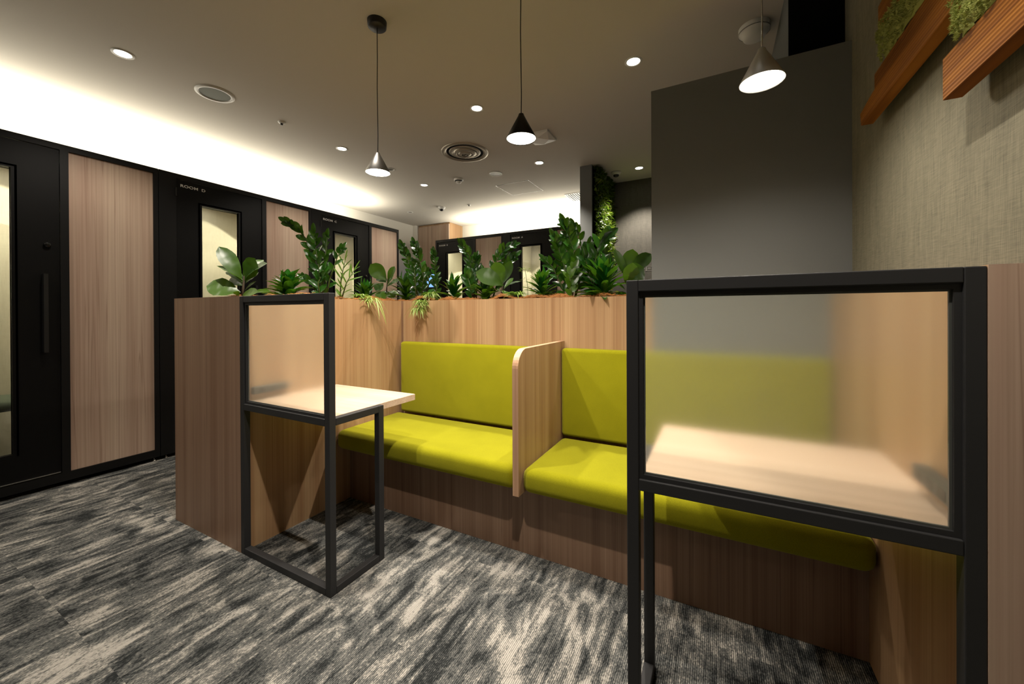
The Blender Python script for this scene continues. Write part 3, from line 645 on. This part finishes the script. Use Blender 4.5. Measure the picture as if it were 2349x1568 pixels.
# left planter
P = Plant('fiddle_leaf_fig', 'fiddle-leaf fig at the left end, one broad leaf hanging over the edge', -2.31, 1.19, 1.18, 'leaf_fig')
fig(P, [((556, 645), (503, 565), 27, (.5, -.8, .5), -.02, .12), ((558, 642), (498, 609), 18, (.2, -.3, 1), -.05, .1), ((560, 645), (586, 592), 36, FACE, -.03, -.1),
        ((562, 642), (614, 604), 24, (-.2, -.7, .8), -.03, .15), ((563, 640), (606, 596), 26, UPC, .06, .2), ((552, 670), (474, 655), 40, (.1, -.8, .7), -.06, .05), ((558, 648), (525, 622), 22, UP, .05, .1),
        ((563, 650), (594, 624), 14, UPC, .03, .1), ((556, 676), (592, 670), 17, (0, -1, .6), -.06, .12), ((548, 678), (540, 668), 9, UPC, -.04, .1), ((562, 666), (588, 645), 8, UPC, 0, .1), ((565, 676), (622, 668), 10, UPC, -.02, .15),
        ((557, 655), (532, 634), 20, (.3, -1, .1), .04, .1)],
    [(556, 692), (558, 660), (561, 632)])
P = Plant('dracaena', 'bright green dracaena rosette second from the left end', -2.33, 1.47, 1.20, 'leaf_dr'); dracaena(P, 46, .165, 1.0, .09, 1)
P = Plant('zz_plant', 'tall zz plant leaning left above the small table screen', -2.33, 1.72, 1.19, 'leaf_zz')
zz(P, [([(738, 690, 0), (728, 620, -.02), (718, 575, -.03), (690, 530, -.03), (662, 512, -.04)], 22, 1.1), ([(742, 690, 0), (735, 630, -.05), (725, 570, -.05), (722, 535, -.05)], 18, 1.05),
       ([(748, 690, 0), (757, 640, -.02), (775, 590, -.03), (786, 572, -.02)], 14, .85), ([(736, 690, -.05), (730, 650, -.06), (742, 620, -.07)], 10, 1.0), ([(750, 690, .05), (746, 600, .04), (752, 545, .03)], 16, 1.0), ([(735, 690, -.02), (715, 650, -.03), (700, 640, -.04)], 8, .9)], 5)
P = Plant('areca_palm', 'thin feathery palm seedling right of the tall zz plant', -2.22, 1.86, 1.19, 'leaf_sp')
zz(P, [([(780, 692, 0), (783, 640, 0), (792, 600, 0)], 13, 1.0), ([(782, 692, 0), (795, 650, -.02), (812, 622, -.02)], 13, 1.0)], 8, .085, .009)
P = Plant('spider_plant', 'variegated spider plant spilling over the left planter edge', -2.09, 1.80, 1.21, 'leaf_sp', ['leaf_sp', 'leaf_sp2'])
spider(P, 60, .10, 4, .15, .1, .006); spider(P, 30, .09, 6, .3, .3, .006, base=Vector((.07, -.04, .02))); spider(P, 4, .15, 9, .9, 1.3, .007, base=Vector((.10, -.05, .03))); P.done()
# back planter
YB = 2.30
def bx(px, Y=YB):  # x of a point seen at photo column px on the line y = Y (soil height)
    tt = (px-1174.5)/F_PX; return (tt*Y*cos(YAW)-Y*sin(YAW))/(cos(YAW)+tt*sin(YAW))
P = Plant('dracaena', 'dark dracaena just right of the spilling spider plant', bx(840), YB, 1.20, 'leaf_dr'); dracaena(P, 36, .19, .95, .09, 12, .036)
P = Plant('fiddle_leaf_fig', 'low fiddle-leaf fig in front of the ROOM C booth', bx(876), YB, 1.19, 'leaf_fig')
fig(P, [((888, 645), (850, 607), 26, FACE, -.04, -.12), ((890, 645), (906, 612), 12, FACE, 0, .1), ((886, 660), (920, 642), 14, UPC, -.05, .1), ((880, 650), (862, 668), 16, FACE, -.05, .1), ((885, 668), (868, 690), 20, FACE, -.08, .1),
        ((888, 670), (905, 684), 16, UPC, -.06, .1), ((886, 650), (868, 636), 18, UPC, .03, .1), ((889, 655), (902, 628), 9, UPC, .03, .1), ((887, 672), (915, 676), 12, UPC, .03, .1)], [(884, 695), (887, 670), (889, 640)])
P = Plant('zz_plant', 'twin-stemmed upright zz plant in front of the white wall', bx(958), YB, 1.19, 'leaf_zz')
zz(P, [([(962, 692, 0), (950, 640, 0), (935, 595, 0), (924, 567, 0)], 24, .95), ([(966, 692, 0), (972, 640, -.02), (962, 590, -.02), (952, 562, -.02)], 26, .95), ([(955, 692, -.04), (953, 640, -.05), (950, 610, -.06)], 12, .85),
       ([(975, 692, .03), (985, 650, .03), (978, 620, .03)], 12, .9)], 21)
P = Plant('dracaena', 'near-black dracaena at the foot of the twin zz plant', bx(928), YB+.02, 1.20, 'leaf_zz'); dracaena(P, 40, .21, .85, .10, 14, .036)
P = Plant('zz_plant', 'single straight zz stem beside the coffee corner', bx(1002), YB+.03, 1.19, 'leaf_zz')
zz(P, [([(1000, 692, 0), (1000, 640, 0), (998, 600, 0), (996, 582, 0)], 24, .8), ([(1003, 692, -.02), (1002, 660, -.02), (1000, 645, -.02)], 8, .7)], 23)
P = Plant('spider_plant', 'variegated spider plant trailing down the middle of the planter front', bx(985, 2.19), 2.185, 1.215, 'leaf_sp', ['leaf_sp', 'leaf_sp2'])
spider(P, 110, .085, 31, .35, .1, .0045, base=Vector((.02, -.02, .055))); spider(P, 95, .075, 32, .5, -.2, .0045, base=Vector((-.035, -.075, .0))); spider(P, 60, .085, 33, .8, -.2, .004, base=Vector((-.05, -.085, -.045))); P.done()
P = Plant('dracaena', 'dracaena between the trailing spider plant and the arching zz plants', bx(1042), YB, 1.20, 'leaf_dr'); dracaena(P, 36, .175, .9, .09, 41, .034)
P = Plant('zz_plant', 'curled zz plant in front of the ROOM B door', bx(1088), YB, 1.19, 'leaf_zz')
zz(P, [([(1088, 694, 0), (1086, 640, 0), (1078, 590, 0), (1062, 566, -.02)], 22, 1.0), ([(1092, 694, 0), (1096, 640, 0), (1092, 605, 0), (1094, 595, 0)], 16, .9), ([(1084, 694, -.03), (1080, 660, -.04), (1074, 640, -.05)], 8, 1.2)], 43)
P = Plant('zz_plant', 'arching zz plant bending right in front of the ROOM A door', bx(1125), YB+.03, 1.19, 'leaf_zz')
zz(P, [([(1120, 694, 0), (1124, 640, 0), (1140, 600, 0), (1158, 572, 0), (1176, 566, 0)], 26, .95), ([(1128, 694, 0), (1145, 640, 0), (1165, 605, 0), (1182, 590, 0)], 20, .95), ([(1125, 694, 0), (1118, 650, 0), (1110, 625, 0)], 14, .8)], 47)
P = Plant('dracaena', 'dark low dracaena under the arching zz plant', bx(1120), YB-.03, 1.19, 'leaf_zz'); dracaena(P, 34, .16, 1.0, .08, 49, .04)
P = Plant('fiddle_leaf_fig', 'fiddle-leaf fig with big backlit leaves in the middle of the planter', bx(1155), 2.24, 1.19, 'leaf_fig')
fig(P, [((1156, 658), (1092, 626), 30, FACE, -.03, .18), ((1153, 655), (1136, 603), 26, FACE, -.02, -.08), ((1152, 655), (1173, 600), 17, FACE, 0, -.1), ((1155, 662), (1195, 648), 14, UP, .02, .1), ((1150, 668), (1170, 684), 10, UPC, -.04, .1),
        ((1156, 665), (1178, 640), 9, UPC, .0, .1), ((1150, 672), (1140, 666), 8, UPC, -.03, .1)], [(1150, 694), (1151, 672), (1154, 652)])
P = Plant('spider_plant', 'small variegated spider plant at the foot of the backlit fig', bx(1190, 2.2), 2.2, 1.215, 'leaf_sp', ['leaf_sp', 'leaf_sp2'])
spider(P, 40, .10, 51, .1, 0, .006); P.done()
P = Plant('spider_plantlet', 'pale spider plantlets on an upright stem before ROOM A glass', bx(1207), 2.33, 1.20, 'leaf_sp', ['leaf_sp', 'leaf_sp2'])
P.s.tube([P.p(1212, 690), P.p(1210, 655), P.p(1205, 622)], .0015); spider(P, 26, .035, 53, .1, 0, .003, base=P.p(1205, 622)); spider(P, 14, .03, 54, .1, 0, .003, base=P.p(1207, 645)); spider(P, 12, .03, 55, .1, 0, .003, base=P.p(1210, 660)); P.done()
P = Plant('dracaena', 'bushy dracaena just left of the tallest zz plant', bx(1244), YB, 1.20, 'leaf_dr'); dracaena(P, 40, .185, .9, .09, 61, .034)
P = Plant('zz_plant', 'tallest zz plant, in front of the grey partition', bx(1312), YB, 1.19, 'leaf_zz')
zz(P, [([(1312, 694, 0), (1318, 640, -.02), (1316, 580, -.02), (1306, 545, -.02), (1296, 520, -.02)], 26, 1.25), ([(1308, 694, 0), (1300, 630, 0), (1285, 580, 0), (1272, 550, 0)], 22, 1.1), ([(1302, 694, 0), (1285, 650, 0), (1268, 615, 0), (1252, 600, 0)], 16, .9),
       ([(1316, 694, 0), (1330, 640, 0), (1345, 590, .02), (1350, 570, .02)], 20, 1.1), ([(1318, 694, .03), (1340, 610, .04), (1330, 545, .04), (1318, 522, .04)], 16, .9)], 63)
P = Plant('zz_plant', 'short olive zz shoot at the foot of the tallest zz plant', bx(1311, 2.19), 2.19, 1.205, 'leaf_fig')
zz(P, [([(1314, 692, 0), (1309, 665, 0), (1308, 640, 0), (1316, 622, 0)], 12, 1.05)], 65)
P = Plant('rubber_plant', 'broad-leaved plant in front of the living wall', bx(1372), YB+.02, 1.19, 'leaf_zz')
zz(P, [([(1366, 694, 0), (1362, 640, 0), (1368, 590, 0), (1378, 560, 0), (1390, 550, 0)], 14, 1.5), ([(1372, 694, 0), (1355, 640, 0), (1345, 600, 0)], 10, 1.4), ([(1378, 694, .02), (1390, 640, .02), (1388, 590, .02)], 12, 1.3)], 67)
P = Plant('dracaena', 'large dracaena rosette beside the right end fig', bx(1388), 2.26, 1.20, 'leaf_dr'); dracaena(P, 50, .22, .95, .11, 71, .042)
P = Plant('fiddle_leaf_fig', 'fiddle-leaf fig with pale cupped leaves at the right end', bx(1446), YB, 1.19, 'leaf_fig')
fig(P, [((1438, 645), (1410, 575), 15, FACE, 0, .1), ((1440, 640), (1452, 575), 30, FACE, 0, -.08), ((1444, 628), (1494, 586), 24, FACE, -.02, .15), ((1440, 645), (1478, 618), 36, FACE, -.08, .1), ((1438, 660), (1452, 606), 26, FACE, -.07, .1),
        ((1436, 670), (1415, 655), 14, UPC, -.04, .1), ((1440, 676), (1420, 684), 16, UPC, -.05, .1), ((1440, 640), (1425, 590), 12, FACE, .04, .1)], [(1442, 694), (1440, 665), (1440, 635)])

# coir mulch, one bed for each planter
def coir(name, x0, x1, y0, y1, seed, n, dip=0.0):
    r = random.Random(seed); m = MB(); NX = max(6, int((x1-x0)/.03)); NY = max(6, int((y1-y0)/.03))
    def hz(x, y): return 1.232+.016*sin(x*13+1)*sin(y*11+x*5)+.010*sin(x*29+y*17)-dip*max(0, 1-(y-y0)/.22)-dip*.8*max(0, 1-(x-x0)/.30)
    v = [(x0+(x1-x0)*i/NX, y0+(y1-y0)*j/NY, hz(x0+(x1-x0)*i/NX, y0+(y1-y0)*j/NY)-.006) for i in range(NX+1) for j in range(NY+1)]
    m.add(v, [(i*(NY+1)+j, (i+1)*(NY+1)+j, (i+1)*(NY+1)+j+1, i*(NY+1)+j+1) for i in range(NX) for j in range(NY)], 1, True)
    for k in range(n):
        x = r.uniform(x0+.01, x1-.01); y = y0+.008+(y1-y0-.016)*r.random()**1.3; a = r.uniform(0, 6.28); l = r.uniform(.012, .035); c = r.uniform(-1.3, 1.3); z = hz(x, y)+r.uniform(-.006, .012)
        p_ = Vector((x, y, z)); w_ = .0007
        prev = None; pts = []
        for q in range(4):
            aa = a+c*q*.5; pts.append(Vector((min(max(p_.x, x0+.003), x1-.003), min(max(p_.y, y0+.003), y1-.003), p_.z))); p_ = p_+Vector((cos(aa), sin(aa), r.uniform(-.35, .35)))*l/3
        vv = []
        for q in pts: vv += [q+Vector((0, 0, w_)), q+Vector((w_, -w_, -w_))]
        m.add(vv, [(2*i, 2*i+1, 2*i+3, 2*i+2) for i in range(3)], 0)
    o = m.build(name, ['coir', 'soil']); o['kind'] = 'stuff'; return o
tag(coir('coir_mulch', -2.65, -2.042, 1.054, 2.107, 1, 9000, .038), 'orange coir fibre mulch in the left planter around the fig', 'mulch')
tag(coir('coir_mulch', -2.65, -.322, 2.153, 2.578, 2, 22000), 'orange coir fibre mulch along the long back planter', 'mulch')
